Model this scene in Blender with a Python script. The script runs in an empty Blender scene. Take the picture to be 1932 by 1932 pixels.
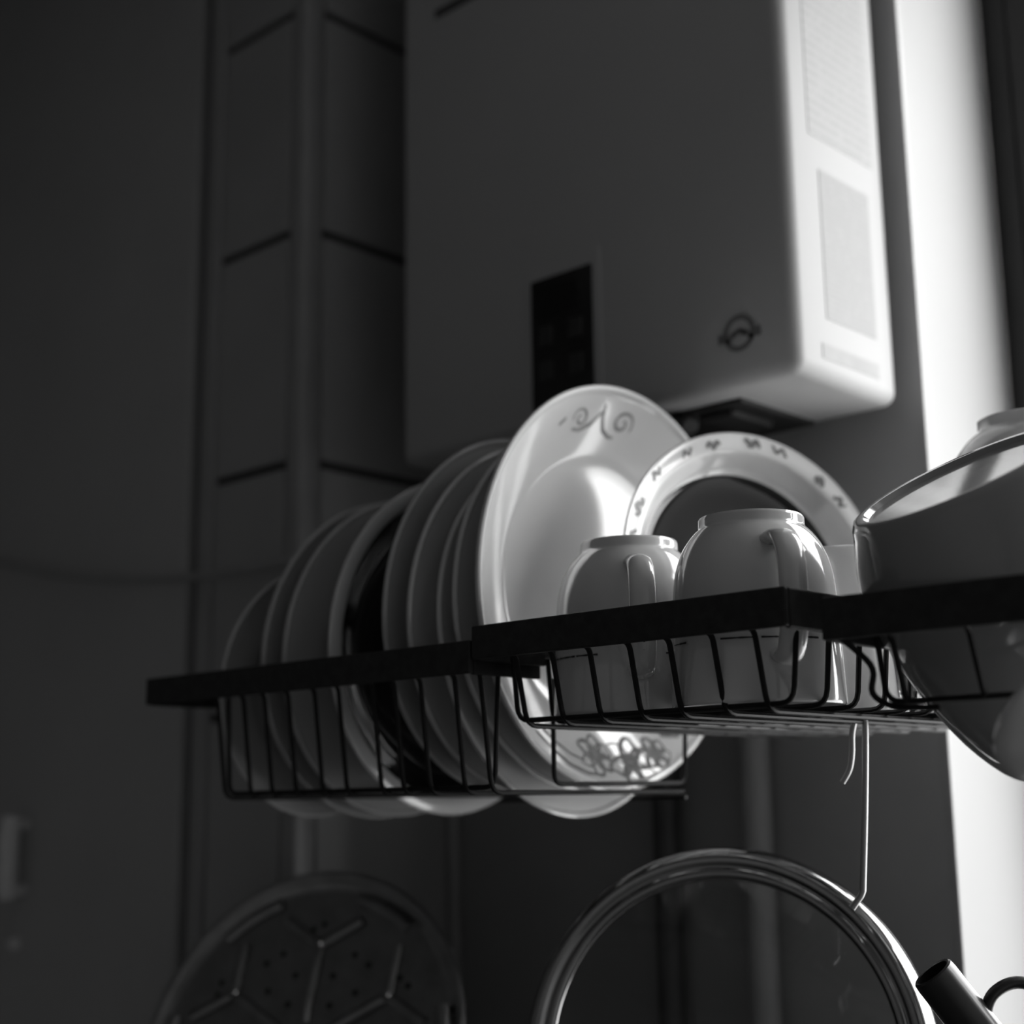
import bpy, bmesh, math, random
from mathutils import Vector, Matrix
random.seed(4)
S = bpy.context.scene
COL = S.collection
PI = math.pi

# ------------------------------------------------------------------ camera, sky, exposure
def camera():
    yaw, pitch, roll = math.radians(43.29776), math.radians(11.27717), math.radians(-0.791174)
    f = Vector((-math.sin(yaw)*math.cos(pitch), math.cos(yaw)*math.cos(pitch), math.sin(pitch)))
    r = Vector((math.cos(yaw), math.sin(yaw), 0)); u = r.cross(f)
    r2 = math.cos(roll)*r + math.sin(roll)*u; u2 = -math.sin(roll)*r + math.cos(roll)*u
    cd = bpy.data.cameras.new('camera'); cd.sensor_width = 56; cd.lens = 80
    cd.clip_start = 0.01; cd.clip_end = 60
    cd.dof.use_dof = True; cd.dof.focus_distance = 0.87; cd.dof.aperture_fstop = 5.6
    cd.dof.aperture_blades = 0
    o = bpy.data.objects.new('camera', cd); COL.objects.link(o)
    m = Matrix((r2, u2, -f)).transposed().to_4x4(); m.translation = Vector((0, 0, 1.45))
    o.matrix_world = m; S.camera = o
camera()

SKY = 8.3          # overcast sky seen through the kitchen window
W = bpy.data.worlds.new('overcast_sky'); S.world = W; W.use_nodes = True
def sky():
    nt = W.node_tree; nt.nodes.clear()
    out = nt.nodes.new('ShaderNodeOutputWorld'); bg = nt.nodes.new('ShaderNodeBackground')
    tc = nt.nodes.new('ShaderNodeTexCoord'); sp = nt.nodes.new('ShaderNodeSeparateXYZ')
    rp = nt.nodes.new('ShaderNodeValToRGB')
    rp.color_ramp.elements[0].position = 0.0; rp.color_ramp.elements[0].color = (.45, .45, .45, 1)
    rp.color_ramp.elements[1].position = 0.08; rp.color_ramp.elements[1].color = (1, 1, 1, 1)
    nt.links.new(tc.outputs['Generated'], sp.inputs[0]); nt.links.new(sp.outputs['Z'], rp.inputs[0])
    nt.links.new(rp.outputs[0], bg.inputs['Color']); bg.inputs['Strength'].default_value = SKY
    nt.links.new(bg.outputs[0], out.inputs['Surface'])
sky()
WX0, WX1, WZ0, WZ1 = -0.5535, 0.58, 0.95, 2.36     # window opening in the back wall
WALL_Y, WIN_Y = 1.085, 1.255
def portal():
    l = bpy.data.lights.new('window_daylight', 'AREA'); l.shape = 'RECTANGLE'
    l.size = WX1-WX0; l.size_y = WZ1-WZ0; l.cycles.is_portal = True
    o = bpy.data.objects.new('window_daylight', l); COL.objects.link(o)
    o.location = ((WX0+WX1)/2, WIN_Y+.09, (WZ0+WZ1)/2); o.rotation_euler = (-PI/2, 0, 0)
portal()
S.view_settings.view_transform = 'Standard'; S.view_settings.look = 'None'
S.view_settings.gamma = 1; S.view_settings.use_curve_mapping = False
S.view_settings.exposure = 0.0
try:
    S.cycles.use_denoising = True
    S.cycles.max_bounces = 10; S.cycles.transparent_max_bounces = 12
    S.cycles.caustics_reflective = False; S.cycles.sample_clamp_indirect = 6
except Exception:
    pass

# ------------------------------------------------------------------ materials (a black and white world)
MATS = {}
def mat(name, g, rough=.4, metal=0., var=.0, scale=40., bump=0., coat=0., spec=.5, trans=0., stretch=None):
    if name in MATS: return MATS[name]
    m = bpy.data.materials.new(name); m.use_nodes = True; MATS[name] = m
    nt = m.node_tree; b = nt.nodes['Principled BSDF']
    b.inputs['Base Color'].default_value = (g, g, g, 1); b.inputs['Roughness'].default_value = rough
    b.inputs['Metallic'].default_value = metal; b.inputs['Specular IOR Level'].default_value = spec
    b.inputs['Coat Weight'].default_value = coat; b.inputs['Coat Roughness'].default_value = .05
    b.inputs['Transmission Weight'].default_value = trans
    tc = nt.nodes.new('ShaderNodeTexCoord'); mp = nt.nodes.new('ShaderNodeMapping')
    if stretch: mp.inputs['Scale'].default_value = stretch
    nz = nt.nodes.new('ShaderNodeTexNoise'); nz.inputs['Scale'].default_value = scale; nz.inputs['Detail'].default_value = 5
    nt.links.new(tc.outputs['Object'], mp.inputs[0]); nt.links.new(mp.outputs[0], nz.inputs['Vector'])
    if var > 0:
        rp = nt.nodes.new('ShaderNodeValToRGB'); lo, hi = g*(1-var), min(1, g*(1+var))
        rp.color_ramp.elements[0].position = .3; rp.color_ramp.elements[0].color = (lo, lo, lo, 1)
        rp.color_ramp.elements[1].position = .7; rp.color_ramp.elements[1].color = (hi, hi, hi, 1)
        nt.links.new(nz.outputs['Fac'], rp.inputs[0]); nt.links.new(rp.outputs[0], b.inputs['Base Color'])
    if bump > 0:
        bp = nt.nodes.new('ShaderNodeBump'); bp.inputs['Strength'].default_value = bump; bp.inputs['Distance'].default_value = .002
        nt.links.new(nz.outputs['Fac'], bp.inputs['Height']); nt.links.new(bp.outputs[0], b.inputs['Normal'])
    return m
def print_mat(name, g, ink, line, seed):
    """flat small print: rows of dark dashes on a pale label"""
    m = bpy.data.materials.new(name); m.use_nodes = True; nt = m.node_tree; b = nt.nodes['Principled BSDF']
    b.inputs['Roughness'].default_value = .6; b.inputs['Specular IOR Level'].default_value = .2
    tc = nt.nodes.new('ShaderNodeTexCoord'); sp = nt.nodes.new('ShaderNodeSeparateXYZ')
    nt.links.new(tc.outputs['Object'], sp.inputs[0])
    wv = nt.nodes.new('ShaderNodeMath'); wv.operation = 'MULTIPLY'; wv.inputs[1].default_value = 1/line
    fr = nt.nodes.new('ShaderNodeMath'); fr.operation = 'FRACT'
    lt = nt.nodes.new('ShaderNodeMath'); lt.operation = 'LESS_THAN'; lt.inputs[1].default_value = .5
    nt.links.new(sp.outputs['Z'], wv.inputs[0]); nt.links.new(wv.outputs[0], fr.inputs[0]); nt.links.new(fr.outputs[0], lt.inputs[0])
    mp = nt.nodes.new('ShaderNodeMapping'); mp.inputs['Scale'].default_value = (1, 1, .35); mp.inputs['Location'].default_value = (seed, 0, seed)
    nz = nt.nodes.new('ShaderNodeTexNoise'); nz.inputs['Scale'].default_value = 260; nz.inputs['Detail'].default_value = 2
    nt.links.new(tc.outputs['Object'], mp.inputs[0]); nt.links.new(mp.outputs[0], nz.inputs['Vector'])
    gt = nt.nodes.new('ShaderNodeMath'); gt.operation = 'GREATER_THAN'; gt.inputs[1].default_value = .44
    nt.links.new(nz.outputs['Fac'], gt.inputs[0])
    mu = nt.nodes.new('ShaderNodeMath'); mu.operation = 'MULTIPLY'
    nt.links.new(lt.outputs[0], mu.inputs[0]); nt.links.new(gt.outputs[0], mu.inputs[1])
    mx = nt.nodes.new('ShaderNodeMix'); mx.data_type = 'RGBA'
    mx.inputs['A'].default_value = (g, g, g, 1); mx.inputs['B'].default_value = (ink, ink, ink, 1)
    nt.links.new(mu.outputs[0], mx.inputs['Factor']); nt.links.new(mx.outputs['Result'], b.inputs['Base Color'])
    return m
def pane_mat():
    m = bpy.data.materials.new('window_glass'); m.use_nodes = True; nt = m.node_tree; nt.nodes.clear()
    o = nt.nodes.new('ShaderNodeOutputMaterial'); t = nt.nodes.new('ShaderNodeBsdfTransparent'); g = nt.nodes.new('ShaderNodeBsdfGlossy')
    g.inputs['Roughness'].default_value = .02; f = nt.nodes.new('ShaderNodeFresnel'); f.inputs['IOR'].default_value = 1.3
    x = nt.nodes.new('ShaderNodeMixShader'); nt.links.new(f.outputs[0], x.inputs[0])
    t.inputs['Color'].default_value = (.95, .95, .95, 1)
    nt.links.new(t.outputs[0], x.inputs[1]); nt.links.new(g.outputs[0], x.inputs[2]); nt.links.new(x.outputs[0], o.inputs['Surface'])
    return m
PORC = mat('white_porcelain', .70, .11, var=.02, scale=8, coat=.6, spec=.8)
PORCB = mat('ivory_stoneware', .50, .16, var=.03, scale=10, coat=.3)
GREYG = mat('grey_glaze', .33, .10, var=.05, scale=12, coat=.4)
DARKG = mat('black_glaze', .012, .09, var=.2, scale=10, coat=.5)
INK = mat('glaze_ink', .16, .2, var=.2, scale=200)
BLACKM = mat('black_painted_metal', .036, .5, var=.25, scale=120, spec=.15)
WIRE = mat('black_coated_wire', .012, .45, var=.2, scale=200, spec=.2)
STEEL = mat('polished_steel', .38, .09, metal=1., var=.05, scale=60)
STEELD = mat('dull_steel', .28, .3, metal=1., var=.15, scale=50)
CHROME = mat('bright_wire', .42, .38, metal=1., var=.05, scale=100)
ENAMEL = mat('white_enamel', .43, .5, var=.02, scale=6, spec=.25)
PLASTER = mat('wall_plaster', .33, .45, var=.06, scale=9, bump=.05)
JAMBM = mat('white_reveal_plaster', .36, .5, var=.02, scale=6, bump=.04)
TILEM = mat('grey_tile', .36, .3, var=.06, scale=7)
GROUT = mat('dark_grout', .05, .8, var=.2, scale=80)
TRIMM = mat('tile_edge_trim', .33, .35, var=.04, scale=30)
DOORM = mat('painted_door', .42, .35, var=.05, scale=5)
ROOM = mat('dim_room_paint', .41, .6, var=.06, scale=3)
FLOORM = mat('floor_vinyl', .18, .5, var=.15, scale=12)
FRAMEM = mat('dark_window_frame', .014, .4, var=.15, scale=30)
PIPEM = mat('grey_pvc_pipe', .32, .35, var=.04, scale=20)
PIPED = mat('dark_steel_pipe', .06, .45, var=.2, scale=30)
BLACKP = mat('black_panel_glass', .008, .25, var=.1, scale=20)
BTN = mat('panel_button', .03, .4, var=.1, scale=20)
DARKM = mat('matte_black_metal', .012, .7, var=.4, scale=60)  # plain near-black for the heater inlet, fittings and tray holes
EMB = mat('emblem_ink', .18, .4, var=.1, scale=60)
CORDM = mat('grey_cord', .33, .5, var=.1, scale=200)
KET = mat('dark_kettle_enamel', .02, .3, var=.2, scale=20, coat=.3)
GLASS = mat('clear_glass', 1., .01, trans=1.)
PANE = pane_mat()
LABEL = mat('label_sheet', .39, .6, var=.05, scale=60, spec=.2)
PRINT1 = print_mat('label_print', .43, .385, .0085, 1.3)
PRINT2 = print_mat('label_small_print', .385, .35, .005, 4.1)

# ------------------------------------------------------------------ building helpers
def obj(name, bm, m, parent=None, smooth=True, matrix=None):
    me = bpy.data.meshes.new(name); bmesh.ops.recalc_face_normals(bm, faces=bm.faces); bm.to_mesh(me); bm.free()
    if m: me.materials.append(m)
    if smooth:
        me.polygons.foreach_set('use_smooth', [True]*len(me.polygons))
        try: me.set_sharp_from_angle(angle=math.radians(38))
        except Exception: pass
    o = bpy.data.objects.new(name, me); COL.objects.link(o)
    if parent: o.parent = parent
    if matrix: o.matrix_local = matrix
    return o
def tag(o, label=None, cat=None, group=None, kind=None):
    if label: o['label'] = label
    if cat: o['category'] = cat
    if group: o['group'] = group
    if kind: o['kind'] = kind
    return o
def thing(name, label, cat, loc=(0, 0, 0), group=None, mat4=None):
    o = bpy.data.objects.new(name, None); COL.objects.link(o); o.empty_display_size = .02
    if mat4: o.matrix_world = mat4
    else: o.location = loc
    return tag(o, label, cat, group)
def axes(c, n, up=(0, 0, 1)):
    """frame at c with local Z along n and local Y as near up as it can be"""
    n = Vector(n).normalized(); u = Vector(up)
    x = u.cross(n)
    x = x.normalized() if x.length > 1e-5 else Vector((1, 0, 0))
    y = n.cross(x); m = Matrix((x, y, n)).transposed().to_4x4(); m.translation = Vector(c); return m
def sph(az, el): return Vector((math.cos(el)*math.cos(az), math.cos(el)*math.sin(az), math.sin(el)))
def add_box(bm, x0, x1, y0, y1, z0, z1, bev=0., seg=2):
    r = bmesh.ops.create_cube(bm, size=1.)
    vs = r['verts']
    for v in vs: v.co = Vector(((x0+x1)/2+v.co.x*(x1-x0), (y0+y1)/2+v.co.y*(y1-y0), (z0+z1)/2+v.co.z*(z1-z0)))
    if bev > 0:
        es = list({e for v in vs for e in v.link_edges})
        bmesh.ops.bevel(bm, geom=es, offset=bev, segments=seg, profile=.5, affect='EDGES')
def box(x0, x1, y0, y1, z0, z1, bev=0., seg=2):
    bm = bmesh.new(); add_box(bm, x0, x1, y0, y1, z0, z1, bev, seg); return bm
def add_lathe(bm, prof, seg=64, closed=False):
    """revolve (r, z) pairs about local Z; closed joins last to first"""
    rings = []
    for r, z in prof:
        if r < 1e-6: rings.append([bm.verts.new((0, 0, z))])
        else: rings.append([bm.verts.new((r*math.cos(2*PI*k/seg), r*math.sin(2*PI*k/seg), z)) for k in range(seg)])
    pairs = list(zip(rings[:-1], rings[1:]))
    if closed: pairs.append((rings[-1], rings[0]))
    for a, b in pairs:
        for k in range(seg):
            k2 = (k+1) % seg
            if len(a) == 1 and len(b) == 1: continue
            if len(a) == 1: bm.faces.new((a[0], b[k], b[k2]))
            elif len(b) == 1: bm.faces.new((a[k], a[k2], b[0]))
            else: bm.faces.new((a[k], a[k2], b[k2], b[k]))
def lathe(prof, seg=64, closed=False):
    bm = bmesh.new(); add_lathe(bm, prof, seg, closed); return bm
def smooth_prof(pts, n=4):
    """Catmull-Rom through the profile points"""
    out = []; P = [Vector(p) for p in pts]
    for i in range(len(P)-1):
        p0 = P[max(i-1, 0)]; p1 = P[i]; p2 = P[i+1]; p3 = P[min(i+2, len(P)-1)]
        for k in range(n):
            t = k/n
            q = .5*((2*p1)+(p2-p0)*t+(2*p0-5*p1+4*p2-p3)*t*t+(3*p1-p0-3*p2+p3)*t**3)
            out.append(q)
    out.append(P[-1]); return out
def add_tube(bm, pts, r, seg=8, closed=False, rx=None, ref=(0, 0, 1), taper=None):
    P = [Vector(p) for p in pts]; n = len(P); rings = []
    prev = None
    for i, p in enumerate(P):
        if closed: d = P[(i+1) % n]-P[i-1]
        else: d = P[min(i+1, n-1)]-P[max(i-1, 0)]
        d.normalize()
        if prev is None:
            a = Vector(ref); a = a-d*a.dot(d)
            if a.length < 1e-3: a = Vector((1, 0, 0)); a = a-d*a.dot(d)
        else: a = prev-d*prev.dot(d)
        a.normalize(); b = d.cross(a); prev = a
        s = taper(i/(n-1)) if taper else 1
        rings.append([bm.verts.new(p+s*(a*r*math.cos(2*PI*k/seg)+b*(rx or r)*math.sin(2*PI*k/seg))) for k in range(seg)])
    R = list(zip(rings[:-1], rings[1:]))
    if closed: R.append((rings[-1], rings[0]))
    for a, b in R:
        for k in range(seg): bm.faces.new((a[k], a[(k+1) % seg], b[(k+1) % seg], b[k]))
    if not closed: bm.faces.new(rings[0][::-1]); bm.faces.new(rings[-1])
def tube(pts, r, seg=8, **k):
    bm = bmesh.new(); add_tube(bm, pts, r, seg, **k); return bm
def rounded(pts, rad=.008, n=4):
    """polyline with its corners rounded"""
    P = [Vector(p) for p in pts]; out = [P[0]]
    for a, b, c in zip(P[:-2], P[1:-1], P[2:]):
        da, dc = (a-b), (c-b); ra = min(rad, da.length*.45, dc.length*.45)
        s, e = b+da.normalized()*ra, b+dc.normalized()*ra
        for k in range(n+1):
            t = k/n; out.append((1-t)**2*s+2*t*(1-t)*b+t*t*e)
    out.append(P[-1]); return out
def ribbon(bm, pts, w, surf):
    """a painted stroke: pts are (u, v), surf(u, v) lifts them onto the ware"""
    P = [Vector(p) for p in pts]; vs = []
    for i, p in enumerate(P):
        d = P[min(i+1, len(P)-1)]-P[max(i-1, 0)]; d.normalize(); nrm = Vector((-d.y, d.x))
        k = w*(.45+.55*math.sin(PI*(i+.5)/len(P)))
        vs.append((bm.verts.new(surf(p+nrm*k)), bm.verts.new(surf(p-nrm*k))))
    for a, b in zip(vs[:-1], vs[1:]): bm.faces.new((a[0], a[1], b[1], b[0]))

# ------------------------------------------------------------------ the setting
def struct(name, bm, m, parent=None, smooth=False):
    return tag(obj(name, bm, m, parent, smooth), kind='structure')
struct('floor', box(-2.3, 1.2, -2.3, 1.1, -.05, 0), FLOORM)
struct('ceiling', box(-2.3, 1.2, -2.3, 1.35, 2.6, 2.65), ROOM)
struct('wall_left', box(-2.35, -2.3, -2.3, 1.1, 0, 2.6), ROOM)
struct('wall_right', box(1.2, 1.25, -2.3, 1.35, 0, 2.6), mat('side_wall_paint', .55, .6, var=.05, scale=3))
struct('wall_front', box(-2.3, 1.2, -2.35, -2.3, 0, 2.6), ROOM)
# back wall behind the water heater, ending in the window reveal
bw = struct('wall_back', box(-1.112, WX0-.004, WALL_Y, 1.36, 0, 2.6), PLASTER)
rv = struct('trim_1', box(WX0-.004, WX0, WALL_Y+.006, 1.255, WZ0, 2.6), JAMBM)          # whitewashed reveal
struct('trim_2', box(WX0-.0045, WX0+.0012, WALL_Y-.0012, WALL_Y+.006, 0, 2.6, .0008), TRIMM)   # corner bead
bm = bmesh.new(); add_box(bm, WX0-.004, 1.2, WALL_Y+.006, 1.36, 0, WZ0); add_box(bm, WX0-.004, 1.2, WALL_Y+.006, 1.36, WZ1, 2.6); add_box(bm, WX1, 1.2, WALL_Y+.006, 1.36, WZ0, WZ1)
struct('wall_window', bm, PLASTER)
# window standing open: dark frame and mullion
win = tag(bpy.data.objects.new('window_1', None), kind='structure'); COL.objects.link(win); win.location = (WX0, WIN_Y, WZ0)
def wpart(name, x0, x1, z0, z1, y0, y1, m, parent, bev=.003):
    o = box(x0-WX0, x1-WX0, y0-WIN_Y, y1-WIN_Y, z0-WZ0, z1-WZ0, bev)
    return obj(name, o, m, parent, smooth=False)
wpart('window_stile', WX0, WX0+.024, WZ0, WZ1, 1.255, 1.275, FRAMEM, win, .001)
wpart('window_stile', WX0+.0245, WX0+.060, WZ0+.03, WZ1-.03, 1.256, 1.272, FRAMEM, win, .002)
wpart('window_stile', WX1-.075, WX1, WZ0, WZ1, 1.255, 1.305, FRAMEM, win)
wpart('window_mullion', .03, .08, WZ0+.03, WZ1-.03, 1.256, 1.276, FRAMEM, win)
wpart('window_rail', WX0+.028, WX1-.075, WZ0, WZ0+.03, 1.255, 1.305, FRAMEM, win)
wpart('window_rail', WX0+.028, WX1-.075, WZ1-.03, WZ1, 1.255, 1.305, FRAMEM, win)
# tiled pilaster left of the heater: mortar core, tiles, corner and edge trims
CY, CX0, CX1 = .878, -1.257, -1.112
core = struct('wall_pilaster', box(-1.29, CX1-.004, CY+.004, 1.36, 0, 2.6), GROUT)
JZ = [2.521, 2.2755, 2.0285, 1.7845, 1.539, 1.294, 1.049, .80]
for a, b in zip(JZ[:-1], JZ[1:]):
    obj('tile', box(CX0+.003, CX1-.026, CY, CY+.010, b+.0045, a-.0045, .0012, 1), TILEM, core, False)
    obj('tile', box(CX1-.008, CX1, CY+.026, WALL_Y-.003, b+.0045, a-.0045, .0012, 1), TILEM, core, False)
obj('tile_row', box(CX0+.003, CX1-.026, CY, CY+.010, 0, .797), TILEM, core, False)
obj('tile_row', box(CX1-.008, CX1, CY+.026, WALL_Y-.003, 0, .797), TILEM, core, False)
bm = bmesh.new(); add_box(bm, CX1-.0255, CX1+.0008, CY-.0008, CY+.0255, 0, 2.6, .006, 3)
obj('corner_trim', bm, TRIMM, core)
obj('edge_trim', box(-1.281, CX0+.001, CY-.004, CY+.02, 0, 2.6, .004, 2), TRIMM, core)
struct('trim_3', box(-1.113, -1.098, WALL_Y-.013, WALL_Y, 0, 2.6, .005, 3), TRIMM)
# door in the dark left part
DY = CY
struct('door_frame', box(-1.345, -1.2905, DY+.012, 1.36, 0, 2.6), mat('door_frame_paint', .13, .6, var=.1, scale=20))
d = tag(bpy.data.objects.new('door_1', None), kind='structure'); COL.objects.link(d); d.location = (-1.306, DY, 0)
obj('door_panel', box(-.99, 0, 0, .04, 0, 2.6, .006, 3), DOORM, d)
GLINTM = mat('pale_glint_metal', .75, .35, var=.05, scale=60)  # pale tone imitates the window's reflection
hb = obj('reflection_bar', tube([(-.306, -.018, 1.352), (-.306, -.022, 1.37), (-.306, -.022, 1.425), (-.306, -.018, 1.442)], .012, 14), GLINTM, d)  # added bar standing in for a window reflection on this surface
obj('reflection_bar_post', tube([(-.306, 0, 1.36), (-.306, -.02, 1.36)], .006, 10), GLINTM, hb)
obj('reflection_bar_post', tube([(-.306, 0, 1.434), (-.306, -.02, 1.434)], .006, 10), GLINTM, hb)
obj('pale_knob', lathe([(0, .010), (.005, .009), (.007, .005), (.007, 0), (0, 0)], 20), GLINTM, d, True, axes((-.316, 0, 1.2995), (0, -1, 0)))  # added pale knob that goes with the reflection bar

# pipes on the wall under the heater
def pipe(name, x, r, m, label, z0=.9, z1=1.79):
    t = thing(name, label, 'pipe', (x, WALL_Y-r-.004, 0))
    obj('tube', tube([(0, 0, z0), (0, 0, z1)], r, 20), m, t)
    for z in (1.02, 1.56):
        obj('wall_clip', box(-r-.006, r+.006, r*.2, r+.004, z-.008, z+.008, .002), m, t)
pipe('water_pipe', -.7245, .0135, PIPEM, 'pale grey vertical pipe on the wall below the water heater')
pipe('gas_pipe', -.822, .0125, PIPED, 'dark vertical pipe on the wall left of the pale pipe')

# ------------------------------------------------------------------ gas water heater
HX0, HX1, HY0, HY1, HZ0, HZ1 = -1.0075, -.5655, .915, 1.0685, 1.766, 2.42
H = thing('water_heater', 'white wall-hung gas water heater with a dark control panel and rounded edges', 'water heater', ((HX0+HX1)/2, HY1, HZ0))
def hl(x0, x1, y0, y1, z0, z1, bev=0., seg=2):
    cx = (HX0+HX1)/2
    return box(x0-cx, x1-cx, y0-HY1, y1-HY1, z0-HZ0, z1-HZ0, bev, seg)
obj('casing', hl(HX0, HX1, HY0, HY1, HZ0, HZ1, .012, 6), ENAMEL, H)
obj('wall_bracket', hl(-.95, -.62, HY1-.001, WALL_Y, 2.28, 2.33), STEELD, H, False)
cp = obj('control_panel', hl(-.8335, -.763, HY0-.003, HY0+.004, 1.783, 1.904, .0015, 2), BLACKP, H)
for x in (-.816, -.7815):
    for z in (1.850, 1.818):
        obj('button', hl(x-.008, x+.008, HY0-.0042, HY0-.002, z-.009, z+.009, .0008, 1), BTN, cp)
obj('display_window', hl(-.822, -.776, HY0-.0036, HY0-.002, 1.868, 1.894, .0004, 1), mat('display_glass', .006, .15, var=.1, scale=20), cp)
obj('panel_bezel', hl(-.842, -.7545, HY0-.0012, HY0+.004, 1.776, 1.917, .001, 1), ENAMEL, H)
obj('seam', hl(-.957, -.60, HY0-.0006, HY0+.004, 2.211, 2.2205), GROUT, H, False)
# round emblem with a bar across it
bm = bmesh.new(); cx = (HX0+HX1)/2; ex, ez = -.6165-cx, 1.8065-HZ0
def flat_arc(bm, x, z, r0, r1, a0, a1, n=32, sx=1., sz=1.):
    vs = []
    for k in range(n+1):
        a = a0+(a1-a0)*k/n
        vs.append((bm.verts.new((x+sx*r0*math.cos(a), HY0-HY1-.0008, z+sz*r0*math.sin(a))), bm.verts.new((x+sx*r1*math.cos(a), HY0-HY1-.0008, z+sz*r1*math.sin(a)))))
    for a, b in zip(vs[:-1], vs[1:]): bm.faces.new((a[0], a[1], b[1], b[0]))
flat_arc(bm, ex, ez, .0106, .0150, 0, 2*PI)
flat_arc(bm, ex, ez-.0135, .0115, .0160, PI*.17, PI*.83, 16)
flat_arc(bm, ex, ez-.002, .0140, .0200, -.22, .22, 6)
flat_arc(bm, ex, ez-.002, .0140, .0200, PI-.22, PI+.22, 6)
flat_arc(bm, ex, ez-.003, .0045, .0065, 0, PI, 12)
obj('emblem', bm, EMB, H, False)
# printed labels on the window side
def side_label(name, y0, y1, z0, z1, m, lift=.0004):
    bm = bmesh.new(); cx = (HX0+HX1)/2
    add_box(bm, HX1-cx-.0005, HX1-cx+lift, y0-HY1, y1-HY1, z0-HZ0, z1-HZ0)
    return obj(name, bm, m, H, False)
side_label('printed_notice', .948, 1.046, 1.968, 2.36, PRINT1)
side_label('rating_label', .9600, 1.0355, 1.8165, 1.941, PRINT2)
side_label('label_strip', .951, 1.036, 1.783, 1.795, LABEL)
# near-black burner inlet plate, in place of an open recess, and fittings underneath
bm = hl(-.760, -.640, .948, 1.058, 1.7625, 1.770, .002, 2)
add_box(bm, -.690-cx, -.655-cx, .958-HY1, 1.02-HY1, 1.757-HZ0, 1.764-HZ0, .003, 1)
add_box(bm, -.752-cx, -.722-cx, .955-HY1, 1.00-HY1, 1.752-HZ0, 1.764-HZ0, .004, 1)
obj('burner_inlet', bm, DARKM, H, False)
obj('valve_stub', tube([(-.7-cx, .962-HY1, 1.769-HZ0), (-.692-cx, .95-HY1, 1.752-HZ0)], .0065, 14), CHROME, H)
obj('drain_plug', lathe([(0, -.012), (.007, -.010), (.008, -.004), (.008, 0), (0, 0)], 16), DARKM, H, True, Matrix.Translation((-.715-cx, .938-HY1, 1.768-HZ0)))
obj('hose_union', tube([(-.7245-cx, WALL_Y-.0175-HY1, 1.79-HZ0), (-.7245-cx, 1.055-HY1, 1.74-HZ0)], .006, 12), DARKM, H)

# cord sagging across the wall
pts = []
for k in range(33):
    x = -2.0+.9*k/32
    z = 1.748*(x+1.284)*(x+1.115)/(.389*.558)+1.685*(x+1.673)*(x+1.115)/(.389*-.169)+1.680*(x+1.673)*(x+1.284)/(.558*.169)
    pts.append((x, .858, z))
c = obj('sagging_cord', tube(pts, .0042, 8), CORDM); tag(c, 'thin grey cord sagging across the dark door and tiled corner', 'cord')

# ------------------------------------------------------------------ the three hanging baskets of the drying rack
RY = .662                                   # front face of the rails
def wire_obj(pts, parent, r=.0017, name='wire', rad=.009):
    return obj(name, tube(rounded(pts, rad), r, 8), WIRE, parent)
def basket(name, label, x0, x1, ztop, h, xs, ys, zfloor, yback, wx0, wx1, open_back=False, bars=(True, True)):
    t = thing(name, label, 'dish rack', (x0, RY, ztop))
    o = Vector((x0, RY, ztop))
    def L(x, y, z): return (x-o.x, y-o.y, z-o.z)
    def bx(nm, a, b, c_, d_, e, f, bev=.0012):
        lo, hi = L(a, c_, e), L(b, d_, f)
        return obj(nm, box(lo[0], hi[0], lo[1], hi[1], lo[2], hi[2], bev), BLACKM, t, False)
    zb = ztop-h
    bx('front_rail', x0, x1, RY, RY+.004, zb, ztop)
    if not open_back: bx('back_rail', x0, x1, yback-.004, yback, zb, ztop)
    for xe, bar in ((x0, bars[0]), (x1, bars[1])):
        a, b = (xe, xe+.004) if xe == x0 else (xe-.004, xe)
        bx('end_plate', a, b, RY+.0042, RY+.068, zb-.0006, ztop)
        if bar: bx('side_bar', a, b, RY+.0685, bar if isinstance(bar, float) else (WALL_Y if open_back else yback-.0045), ztop-.008, ztop)
    for x in () if open_back else ((x0*.8+x1*.2), (x0*.2+x1*.8)):
        bx('wall_arm', x-.006, x+.006, yback+.0002, WALL_Y, ztop-.014, ztop-.004)
    for x in xs:
        w = [L(x, RY+.004, zb+.003), L(x, RY+.017, zb+.003), L(x+.001, RY+.026, zfloor)]
        if open_back == 'stub': w = w[:2]+[L(x+.001, RY+.0265, zfloor+.006), L(x+.001, RY+.0300, zfloor+.0035)]
        elif open_back: w += [L(x, yback, zfloor)]
        else: w += [L(x, yback-.022, zfloor), L(x, yback-.014, zb+.003), L(x, yback-.004, zb+.003)]
        wire_obj(w, t)
    for y in ys:
            pl = [L(wx0, y, zb+.003), L(wx0+.004, y, zfloor+.0035), L(wx1-.004, y, zfloor+.0035), L(wx1, y, zb+.003)]
            wire_obj(pl, t)
    return t, L
PX = [-.9596, -.9265, -.9000, -.8714, -.8405, -.8136, -.7765, -.7540, -.7277, -.6945, -.6705]
t1, L1 = basket('plate_rack', 'deep black wire basket full of standing plates, nearest the tiled corner', -1.035, -.663, 1.5535, .0212, PX, [.692], 1.4572,   .8935, -.963, -.6665, True, (True, .79))
obj('floor_rod', tube([L1(-.962, .8935, 1.4530), L1(-.668, .8935, 1.4530)], .0017, 8), WIRE, t1)
obj('end_hoop', tube(rounded([L1(-.6655, .744, 1.533), L1(-.6655, .744, 1.4624), L1(-.6655, .8895, 1.4634), L1(-.6655, .893, 1.533)], .008), .0017, 8), WIRE, t1)
MX = [-.6385, -.6075, -.5770, -.5458, -.5162, -.4855, -.4570]
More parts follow.
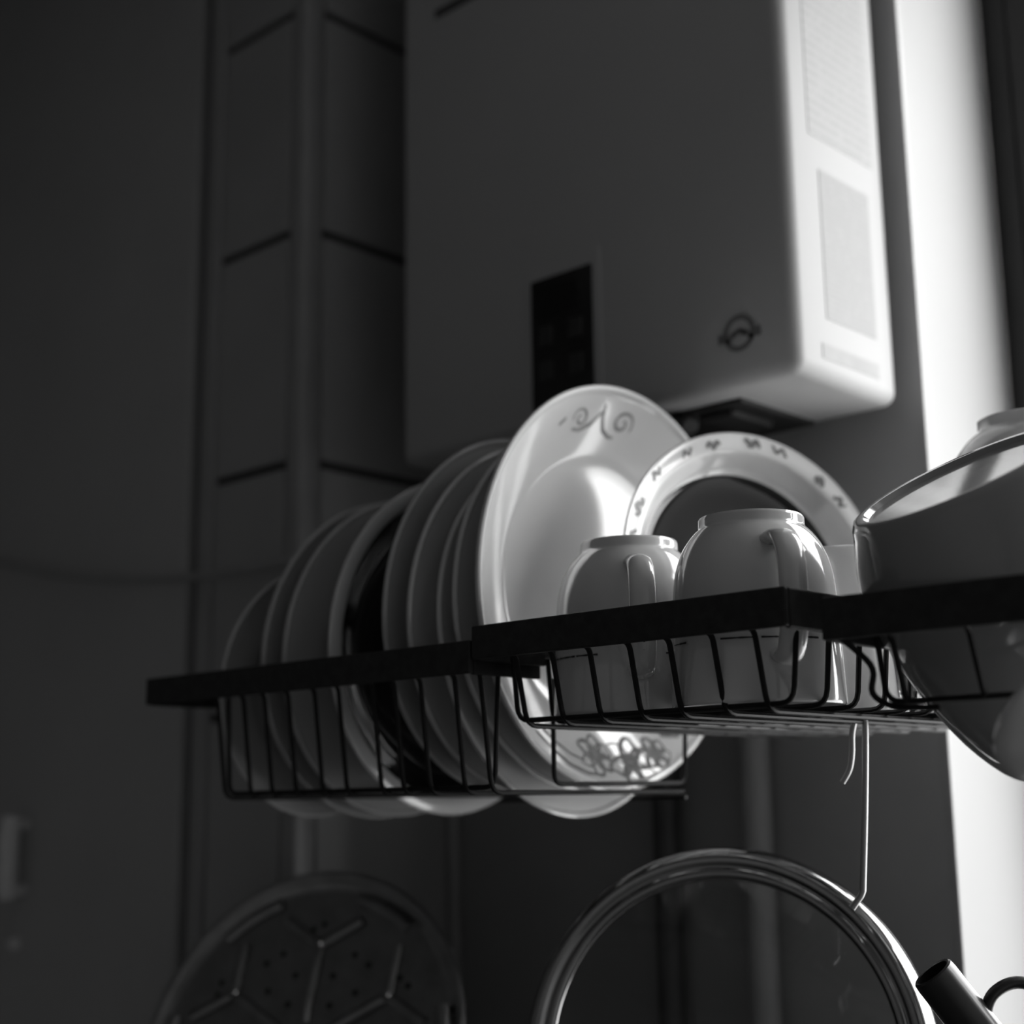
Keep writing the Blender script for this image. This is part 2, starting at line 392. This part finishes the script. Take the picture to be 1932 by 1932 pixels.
t2, L2 = basket('cup_basket', 'shallow black wire basket holding the upside-down mugs, between the two others', -.6615, -.4252, 1.5622, .0215, MX, [.690, .7236, .757, .788, .818, .848, .878, .908, .938, .968, .998], 1.4985, 1.035, -.651, -.4365, bars=(True, .86))
BXS = [-.3735, -.331, -.288, -.246, -.204, -.162, -.12]
t3, L3 = basket('bowl_basket', 'black wire basket holding the grey bowls beside the bright window reveal', -.404, -.075, 1.5534, .0225, BXS, [.692], 1.4955, 1.022, -.389, -.09, 'stub', (False, True))
wire_obj([L3(-.402, RY+.004, 1.536), L3(-.399, .68, 1.5303), L3(-.3885, .688, 1.517), L3(-.394, .69, 1.5036), L3(-.384, .695, 1.4965), L3(-.36, .70, 1.4955)], t3, rad=.012)

# ------------------------------------------------------------------ crockery
def plate_mesh(R, depth, well, lip=.0022, foot=.55):
    inner = smooth_prof([(0, -depth+.001), (well*.5, -depth+.0012), (well*.86, -depth+.0025), (well, -depth+.0065), (well*.5+R*.5, -depth*.42), (R-.0052, -.0022)], 4)
    rim = [(R-.0046, -.0010), (R-.0034, .0002), (R-.0018, .0007), (R-.0004, 0), (R, -.0014), (R-.0005, -.0030)]
    fr = R*foot; th = .0046
    outer = smooth_prof([(R-.0035, -.0052), (well*.5+R*.5, -depth*.42-th), (well, -depth+.0065-th), (fr+.004, -depth-.0034)], 3)
    base = [(fr+.0025, -depth-.0065), (fr-.0015, -depth-.0065), (fr-.003, -depth-.0034), (0, -depth-.0034)]
    return [(p[0], p[1]) for p in inner]+rim+[(p[0], p[1]) for p in outer]+base, inner
PLATES = 'plates standing in the deep wire basket'
def plate(X, Y, Z, r, el, m, label, depth=.020, well=.62, name='plate', az=0., group=PLATES):
    t = thing(name, label, 'plate', group=group, mat4=axes((X, Y, Z), sph(az, el)))
    prof, inner = plate_mesh(r, depth, r*well)
    b = obj('dish_body', lathe(prof, 96), m, t)
    return t, inner, b
plate(-.965, .790, 1.5455, .105, -.08, PORCB, 'small plate at the tiled-corner end of the plate row')
plate(-.922, .826, 1.5705, .132, -.10, PORCB, 'second plate from the tiled-corner end, rim just behind the third')
plate(-.897, .826, 1.5710, .131, -.10, PORCB, 'third plate from the tiled-corner end, next to the black bowl')
plate(-.774, .826, 1.5935, .138, -.09, PORCB, 'pale plate standing right after the black bowl in the row')
plate(-.7535, .826, 1.5890, .133, -.08, PORC, 'second plate after the black bowl, slightly lower than its neighbour')
p7, _, _ = plate(-.7265, .832, 1.5745, .136, .06, PORC, 'tilted white plate hanging lowest under the basket, behind the flowered platter', depth=.018)
plate(-.7070, .827, 1.5935, .135, -.02, PORC, 'white plate hugging the back of the flowered platter', depth=.016)
# bowl with a black inside among the plates
def split_bowl(t, prof_all, k, m_out, m_in, name='bowl_body', name_in='bowl_inside'):
    b = obj(name, lathe(prof_all[k:], 96), m_out, t)
    obj(name_in, lathe(prof_all[:k+1], 96), m_in, t); return b
t = thing('black_bowl', 'bowl with a black glossy inside and pale rim, standing among the plates', 'bowl', mat4=axes((-.838, .826, 1.5755), sph(0, -.075)))
pin = [tuple(p) for p in smooth_prof([(0, -.050), (.045, -.0495), (.075, -.044), (.100, -.029), (.115, -.012), (.1205, -.0030)], 4)]
pf = pin+[(.1228, -.0008), (.1275, -.0002), (.1325, 0), (.134, -.0010), (.1336, -.0032)]+[tuple(p) for p in smooth_prof([(.1245, -.0050), (.118, -.014), (.103, -.033), (.078, -.048), (.054, -.0535)], 4)]+[(.052, -.059), (.048, -.059), (.047, -.0535), (0, -.0535)]
split_bowl(t, pf, len(pin)-1, PORC, DARKG)
# the big flowered platter
n0 = sph(0, -.058); FM = axes((-.6765, .834, 1.6067), n0)
big, inner, bb = plate(-.6765, .834, 1.6067, .150, -.058, PORC, 'large white platter with a painted flower, facing the window at the end of the plates', depth=.031, well=.70, name='flowered_platter', group=None)
def surf_of(inner, lift=.0003):
    def s(p):
        r = math.hypot(p[0], p[1])
        for a, b in zip(inner[:-1], inner[1:]):
            if a[0] <= r <= b[0]+1e-9:
                k = (r-a[0])/max(b[0]-a[0], 1e-9); return (p[0], p[1], a[1]+(b[1]-a[1])*k+lift)
        return (p[0], p[1], inner[-1][1]+lift)
    return s
SF = surf_of(inner)
def flower(bm, cx, cy, s, rot, surf, w):
    for k in range(6):
        a = rot+k*PI/3
        pts = []
        for j in range(15):
            q = j/14*2*PI; rr = s*(.55+.42*math.cos(q)); sd = s*.30*math.sin(q)*(1.1-.2*math.cos(q))
            x = rr*math.cos(a)-sd*math.sin(a); y = rr*math.sin(a)+sd*math.cos(a)
            x *= 1.+.12*math.sin(3*q+k); pts.append((cx+x, cy+y*.8))
        ribbon(bm, pts, w*(1+.5*math.sin(k*2.1)), surf)
    for k in range(5):
        a = rot+.4+k*2*PI/5
        ribbon(bm, [(cx+s*.12*math.cos(a), cy+s*.1*math.sin(a)), (cx+s*.25*math.cos(a+.3), cy+s*.22*math.sin(a+.3)), (cx+s*.3*math.cos(a+.8), cy+s*.26*math.sin(a+.8))], w*1.3, surf)
def spiral(bm, cx, cy, s, a0, turns, surf, w, sx=1):
    pts = []
    for j in range(24):
        q = j/23; a = a0+turns*2*PI*q; r = s*(1-q*.8); pts.append((cx+sx*r*math.cos(a), cy+r*math.sin(a)*.8))
    ribbon(bm, pts, w, surf)
bm = bmesh.new()
flower(bm, .028, -.1285, .0235, .3, SF, .0017)
flower(bm, .055, -.1215, .0150, .9, SF, .0015)
flower(bm, -.008, -.1240, .0190, 1.4, SF, .0016)
ribbon(bm, [(-.078, -.108), (-.062, -.119), (-.045, -.130), (-.025, -.1365), (-.005, -.138)], .0013, SF)
ribbon(bm, [(-.075, -.099), (-.056, -.113), (-.038, -.123), (-.022, -.128)], .0009, SF)
ribbon(bm, [(.066, -.106), (.080, -.105), (.090, -.099)], .0045, SF)
ribbon(bm, [(.045, -.104), (.052, -.099), (.058, -.096)], .003, SF)
obj('painted_flower', bm, mat('painted_glaze', .22, .5, var=.3, scale=150, spec=.1), bb, False)['kind'] = 'stuff'
bm = bmesh.new()
spiral(bm, .014, .1265, .0115, -.5, 1.3, SF, .0014)
spiral(bm, -.034, .1225, .0095, 3.6, -1.3, SF, .0012)
ribbon(bm, [(-.012, .136), (-.009, .127), (-.004, .119), (.004, .1155), (.010, .1155)], .0017, SF)
ribbon(bm, [(-.012, .131), (-.020, .121), (-.031, .1145), (-.040, .1135)], .0017, SF)
ribbon(bm, [(-.052, .119), (-.058, .113)], .0016, SF)
obj('painted_scroll', bm, mat('painted_glaze_pale', .30, .5, var=.2, scale=150, spec=.1), bb, False)['kind'] = 'stuff'

# patterned bowl behind the mugs, leaning back
BD = axes((-.5928, .8936, 1.6124), sph(-.4029, .1685))
t = thing('patterned_bowl', 'wide white bowl with a patterned rim leaning back behind the two mugs', 'bowl', mat4=BD)
R = .1122
inner = smooth_prof([(0, -.0245), (.06, -.0243), (.082, -.0235), (.0885, -.0205), (.0925, -.014), (.0965, -.0065), (.0995, -.0032), (.1095, -.0008)], 4)
inner = [(p[0], p[1]) for p in inner]
prof = inner+[(.1112, 0), (.1122, -.001), (.1120, -.0028), (.1025, -.0068), (.1000, -.0100), (.0960, -.018), (.090, -.0260), (.082, -.0285), (.062, -.0290), (.060, -.034), (.056, -.034), (.054, -.0290), (0, -.0290)]
kw = min(i for i, p in enumerate(inner) if p[0] > .0860)
b2 = split_bowl(t, prof, kw, PORC, mat('dark_well_glaze', .014, .07, var=.1, scale=10, coat=.5), 'bowl_body', 'bowl_well')
bm = bmesh.new(); SD = surf_of(inner)
for k in range(22):
    a = 2*PI*k/22+random.uniform(-.05, .05)
    rr = .1048+random.uniform(-.0015, .0015); ln = random.uniform(.06, .16)
    ribbon(bm, [((rr+.0022*math.sin(j*1.3+k))*math.cos(a+ln*j/8), (rr+.0022*math.sin(j*1.3+k))*math.sin(a+ln*j/8)) for j in range(9)], random.uniform(.0012, .0026), SD)
obj('rim_pattern', bm, INK, b2, False)['kind'] = 'stuff'

# mugs, upside down
def mug_bodies():
    H0 = .1145
    out = [(.0506, 0), (.0516, .0012), (.0515, .006), (.0506, .028), (.0497, .05), (.0488, .066), (.0478, .077), (.0456, .0865), (.0424, .0945), (.0385, .1008), (.0350, .1050), (.0332, .1066), (.0323, .1080), (.0321, .1105), (.0320, .1130)]
    top = [(.0312, .1143), (.0298, .1145), (.0286, .1135), (.0280, .1085), (0, .1078)]
    inn = [(0, .1040), (.03, .1030), (.039, .0960), (.0445, .0840), (.0458, .0700), (.0474, .03), (.0486, .006), (.0494, .0006)]
    return out, top, inn
def mug(loc, az, label, m=PORC, strokes=True):
    t = thing('mug', label, 'mug', loc, 'upside-down mugs in the shallow basket')
    out, top, inn = mug_bodies()
    prof = [tuple(p) for p in smooth_prof(out, 3)]+top+inn
    b = obj('mug_body', lathe(prof, 96, True), m, t)
    rot = Matrix.Rotation(az, 4, 'Z')
    pts = smooth_prof([(.0405, 0, .0945), (.0500, 0, .0945), (.0630, 0, .0900), (.0715, 0, .0780), (.0735, 0, .0600), (.0715, 0, .0420), (.0660, 0, .0300), (.0580, 0, .0245), (.0495, 0, .0270)], 5)
    hb = tube([rot @ Vector(p) for p in pts], .0048, 18, rx=.0082, ref=(0, 0, 1))
    h = obj('handle', hb, m, t)
    # broken painted line round the wall and strokes down the handle
    bm = bmesh.new(); r0 = .0513
    a = 0
    while a < 2*PI:
        ln = random.uniform(.12, .5)
        if random.random() < .72:
            n = 8
            vs = []
            for k in range(n+1):
                q = a+ln*k/n; w = .0006*(.5+random.random()*.6); rr = .0503+.0006
                vs.append((bm.verts.new((rr*math.cos(q), rr*math.sin(q), .0365-w)), bm.verts.new((rr*math.cos(q), rr*math.sin(q), .0365+w))))
            for p, q in zip(vs[:-1], vs[1:]): bm.faces.new((p[0], q[0], q[1], p[1]))
        a += ln+random.uniform(.02, .08)
    obj('painted_line', bm, mat('cobalt_line', .03, .3, var=.3, scale=300), b, True)['kind'] = 'stuff'
    if not strokes: return t
    bm = bmesh.new()
    for z0, z1 in ((.060, .047), (.044, .040), (.037, .030)):
        n = 6
        vs = []
        for k in range(n+1):
            z = z0+(z1-z0)*k/n
            # point on the handle's outer face
            best = min(pts[18:], key=lambda p: abs(p.z-z)); x = best.x+.0049
            for s in (-1, 1):
                pass
            vs.append((bm.verts.new(rot @ Vector((x, -.0006, z))), bm.verts.new(rot @ Vector((x, .0006, z)))))
        for p, q in zip(vs[:-1], vs[1:]): bm.faces.new((p[0], q[0], q[1], p[1]))
    obj('painted_strokes', bm, MATS['cobalt_line'], h, False)['kind'] = 'stuff'
    return t
mug((-.5990, .7480, 1.5040), math.atan2(-.735, .589)+.10, 'upside-down white mug beside the flowered platter')
mug((-.4940, .7360, 1.5040), math.atan2(-.735, .494)+.30, 'upside-down white mug in front of the patterned bowl', strokes=False)

# straight white cup behind the right-hand mug
t = thing('white_cup', 'plain straight white cup standing upside down behind the mug, under the patterned bowl rim', 'cup', (-.4985, .846, 1.5040))
prof = [(.0325, .0005), (.0335, 0), (.0338, .002), (.0335, .098), (.0325, .104), (.030, .1065), (.026, .107), (.024, .105), (0, .105), (0, .101), (.028, .101), (.0315, .096), (.0318, .003)]
obj('cup_body', lathe(prof, 64, True), PORC, t)
# little glass tumbler
t = thing('glass_tumbler', 'small clear glass tumbler at the back corner of the cup basket', 'glass', (-.4740, .8700, 1.5042))
prof = [(0, 0), (.019, 0), (.0215, .0015), (.0235, .012), (.0265, .045), (.028, .058), (.0275, .0592), (.0265, .058), (.0248, .045), (.0218, .013), (.018, .0085), (0, .008)]
obj('glass_body', lathe(prof, 10), GLASS, t, False)

# ---- bowls in the right basket
nA = Vector((-.16, -.46, .87)).normalized(); cA = Vector((-.3575, .738, 1.6234))
t = thing('grey_bowl', 'grey glazed bowl upside down and tilted, window reflection across its base', 'bowl', mat4=axes(cA, nA))
pf = [(0, -.0035), (.050, -.0035), (.0555, -.0030), (.0575, 0), (.0610, .0004), (.0635, -.0006), (.0660, -.0045)]+[tuple(p) for p in smooth_prof([(.0668, -.008), (.0715, -.020), (.0765, -.036), (.0800, -.052), (.0808, -.064)], 3)]+[(.0804, -.0655), (.079, -.0655), (.0775, -.060), (.073, -.036), (.066, -.016), (.058, -.009), (0, -.0085)]
obj('bowl_body', lathe(pf, 96), GREYG, t)
RIGHT = Vector((.728, .686, 0))
nB = Vector((-.17, -.40, .89)).normalized(); cB = cA-nA*.068
t = thing('deep_bowl', 'deep dark grey bowl under the upturned grey bowl, dipping below the basket wires', 'bowl', mat4=axes(cB, nB))
pf = [tuple(p) for p in smooth_prof([(0, -.100), (.025, -.099), (.042, -.092), (.056, -.070), (.067, -.036), (.0725, -.010), (.0742, 0)], 4)]+[(.0756, .0006), (.0766, -.0008)]+[tuple(p) for p in smooth_prof([(.0758, -.010), (.0705, -.036), (.0600, -.070), (.0455, -.096), (.033, -.104)], 4)]+[(.030, -.105), (.029, -.111), (.026, -.111), (.025, -.105), (0, -.105)]
obj('bowl_body', lathe(pf, 96), GREYG, t)
BOW = 'white bowls stacked at the back of the basket'
SB = [(r, z*1.030) for r, z in [tuple(p) for p in smooth_prof([(0, -.054), (.030, -.0535), (.042, -.045), (.054, -.028), (.062, -.012), (.0648, -.001)], 4)]+[(.0654, 0), (.0661, -.0006)]+[tuple(p) for p in smooth_prof([(.0662, -.002), (.0637, -.014), (.0565, -.0305), (.0445, -.0485), (.0350, -.0572)], 4)]+[(.0343, -.0580), (.0340, -.0650), (.0334, -.0655), (.0312, -.0655), (.0300, -.0580), (0, -.0580)]]
def stack_bowl(z, up, label):
    t = thing('rice_bowl', label, 'bowl', (-.4125, .9597, z), BOW)
    obj('bowl_body', lathe([(r, (z_+.06747) if up else -z_) for r, z_ in SB], 80), PORC, t)
stack_bowl(1.5033, False, 'white bowl upside down at the bottom of the stack behind the grey bowls')
stack_bowl(1.5710, True, 'white bowl standing upright in the middle of the stack behind the grey bowls')
stack_bowl(1.6386, False, 'white bowl upside down on top of the stack, foot showing above the tilted grey bowl')

# porcelain spoon
t = thing('soup_spoon', 'white porcelain soup spoon hanging at the end of the bowl basket', 'spoon', (-.3050, .6745, 1.4800))
M = axes((0, 0, 0), (-.55, .75, -.1), up=(.15, .15, 1)).to_3x3() @ Matrix.Diagonal((-1, 1, 1))
bm = bmesh.new(); N = 28
outline = []
for k in range(N):
    a = 2*PI*k/N
    outline.append((.0125*math.cos(a)*(1-.25*math.sin(a)), .0215*math.sin(a)))
def shell(g, dep, n=9):
    out = []
    for k in range(n):
        th = PI/2*k/n
        out.append([bm.verts.new(M @ Vector((x*g*math.cos(th), y*g*math.cos(th), -dep*math.sin(th)))) for x, y in outline])
    return out
ins, outs = shell(.93, .0105), shell(1.04, .0135)
rings = ins[::-1]+outs
for A_, B_ in zip(rings[:-1], rings[1:]):
    for k in range(N): bm.faces.new((A_[k], A_[(k+1) % N], B_[(k+1) % N], B_[k]))
bm.faces.new(rings[0]); bm.faces.new(rings[-1])
obj('spoon_bowl', bm, PORC, t)
obj('spoon_handle', tube([M @ Vector(p) for p in smooth_prof([(.0005, .0135, -.0035), (.003, .024, -.001), (.010, .048, .006), (.018, .080, .014)], 5)], .0025, 12, rx=.006, ref=(.55, -.75, .2)), PORCB, t)

# ------------------------------------------------------------------ hooks under the cup basket
t = thing('short_hook', 'short curved wire hook hanging under the cup basket', 'hook', (-.4995, .8390, 1.4985))
obj('hook_wire', tube(smooth_prof([(.003, 0, .005), (.008, 0, .002), (.006, 0, -.008), (.0045, .001, -.02), (.002, .001, -.03), (-.003, 0, -.038)], 5), .0019, 10), CHROME, t)
t = thing('long_hook', 'long straight wire hook hanging under the cup basket by the steel-rimmed lid', 'hook', (-.4850, .8390, 1.4985))
obj('hook_wire', tube(smooth_prof([(-.006, 0, .004), (-.001, 0, .007), (.001, 0, .002), (.001, 0, -.01), (-.001, -.0018, -.05), (-.0045, -.0036, -.098), (-.0055, -.004, -.106), (-.0085, -.0055, -.111), (-.0115, -.007, -.1155)], 5), .0021, 10), CHROME, t)

# ------------------------------------------------------------------ steel-rimmed glass lid
LM = axes((-.6032, .8369, 1.2809), sph(-1.1974, .1899))
t = thing('pot_lid', 'big round glass pot lid with a polished steel rim below the baskets', 'lid', mat4=LM)
R = .1405
rimp = [tuple(p) for p in smooth_prof([(R-.0010, -.006), (R, -.0045), (R-.0012, .003), (R-.0042, .0088), (R-.0082, .0116), (R-.0122, .0112), (R-.0150, .0090), (R-.0178, .0098), (R-.0205, .0098), (R-.0228, .0080), (R-.0236, .0050), (R-.0225, .0030)], 4)]+[(R-.018, .0045), (R-.0125, .0060), (R-.006, .0040), (R-.0030, -.0040)]
obj('steel_rim', lathe(rimp, 128, True), STEEL, t)
gl = [(0, .034)]
for k in range(1, 9):
    r = (R-.021)*k/8; gl.append((r, .034-.0265*(k/8)**2.2))
gl2 = [(r, z-.003) for r, z in gl][::-1]
obj('glass_dome', lathe(gl+gl2, 64), PANE, t)
obj('lid_knob', lathe([(0, .052), (.012, .052), (.018, .047), (.017, .041), (.009, .039), (.008, .0342), (0, .0341)], 32), KET, t)

# ------------------------------------------------------------------ perforated steamer tray
TM = axes((-1.005, .8018, 1.2548), sph(-1.2105, .423))
t = thing('steamer_tray', 'round dull steel steamer tray with ribs and small holes, low by the tiled corner', 'steamer tray', mat4=TM)
R = .150
prof = [(0, 0), (R-.018, 0), (R-.012, .0008), (R-.0075, .0048), (R-.0050, .0066), (R-.0022, .0070), (R, .0055), (R+.0002, .0035), (R-.0015, .0022), (R-.0045, .0028), (R-.0075, .0010), (R-.012, -.0012), (0, -.0014)]
obj('tray_disc', lathe(prof, 96), STEELD, t)
def rib(a, r0, r1, bend=0, w=.0045):
    pts = []
    for k in range(9):
        q = k/8; r = r0+(r1-r0)*q; aa = a+bend*q
        pts.append((r*math.cos(aa), r*math.sin(aa), .0012+.0016*math.sin(PI*min(1, q*8, (1-q)*8)/2)))
    obj('pressed_rib', tube(pts, .0036, 10, rx=w, ref=(0, 0, 1)), STEELD, t)
up = PI/2
for k in range(6):
    a = up+.02+k*PI/3
    rib(a, .02, .085, 0)
    obj('rib_knob', lathe([(0, .0075), (.003, .0068), (.0048, .004), (.0052, .0004), (0, 0)], 16), STEELD, t, True, Matrix.Translation((.085*math.cos(a), .085*math.sin(a), 0)))
    c0 = Vector((.085*math.cos(a), .085*math.sin(a), 0))
    for s in (-1, 1):
        a2 = a+s*.33
        e = Vector((.113*math.cos(a2), .113*math.sin(a2), 0))
        pts = [c0.lerp(e, q/6)+Vector((0, 0, .0022)) for q in range(7)]
        obj('pressed_rib', tube(pts, .0036, 10, rx=.0048, ref=(0, 0, 1)), STEELD, t)
    aa = a+PI/6
    pts = [(.1295*math.cos(aa+q*.056), .1295*math.sin(aa+q*.056), .0024) for q in range(-3, 6)]
    obj('pressed_rib', tube(pts, .0045, 10, rx=.0058, ref=(0, 0, 1)), STEELD, t)
holes = bmesh.new()
for k in range(6):
    a = up+.02+k*PI/3
    for rr, da in ((.062, .3), (.062, .75), (.085, .42), (.085, .62), (.04, .52), (.104, .0), (.1, .1)):
        m4 = Matrix.Translation((rr*math.cos(a+da), rr*math.sin(a+da), .0003))
        bmesh.ops.create_circle(holes, cap_ends=True, segments=12, radius=.0028, matrix=m4)
h = obj('steam_holes', holes, DARKM, t, False); h['kind'] = 'stuff'

# ------------------------------------------------------------------ kettle at the lower right edge
t = thing('kettle', 'dark kettle with a tubular spout and looped lid handle by the window reveal', 'kettle', (-.394, .8460, 1.205))
obj('kettle_body', lathe([(0, -.0872), (.048, -.0872), (.053, -.083), (.0555, -.06), (.0555, -.01), (.054, .02), (.053, .06), (.048, .085), (.036, .098), (.0335, .0995), (0, .0995)], 64), KET, t)
obj('kettle_lid', lathe([(0, .1150), (.006, .1148), (.022, .110), (.032, .1035), (.0335, .0998), (0, .0997)], 48), KET, t)
sp0 = Vector((-.4335, .8110, 1.3505))-t.location; sp1 = Vector((-.4050, .8380, 1.298))-t.location
dirv = (sp1-sp0).normalized(); bm = bmesh.new()
add_lathe(bm, [(.0105, 0), (.0118, -.0004), (.0128, .0006), (.0132, .004), (.0132, .045), (.0165, .078), (.0155, .078), (.0116, .045), (.0110, .006)], 40, True)
obj('spout', bm, KET, t, True, axes(sp0, dirv))
lp = smooth_prof([(-.0205, -.004, .108), (-.0215, -.004, .122), (-.017, -.003, .1335), (-.006, 0, .1395), (.007, .002, .1345), (.014, .004, .122), (.0150, .004, .108)], 5)
obj('lid_loop', tube([(x*.9+.002, y+x*.55, z) for x, y, z in lp], .0036, 12, rx=.0046), KET, t)
# lower shelf carrying the lid, the tray and the kettle, below the picture
SHELF = mat('shelf_board', .10, .6, var=.2, scale=14, stretch=(1, 8, 8))
struct('trim_4', box(-1.10, -.30, .70, WALL_Y-.015, 1.0925, 1.1176, .002), SHELF)
struct('trim_5', box(-.76, -.45, .77, .91, 1.1177, 1.1425, .002), SHELF)
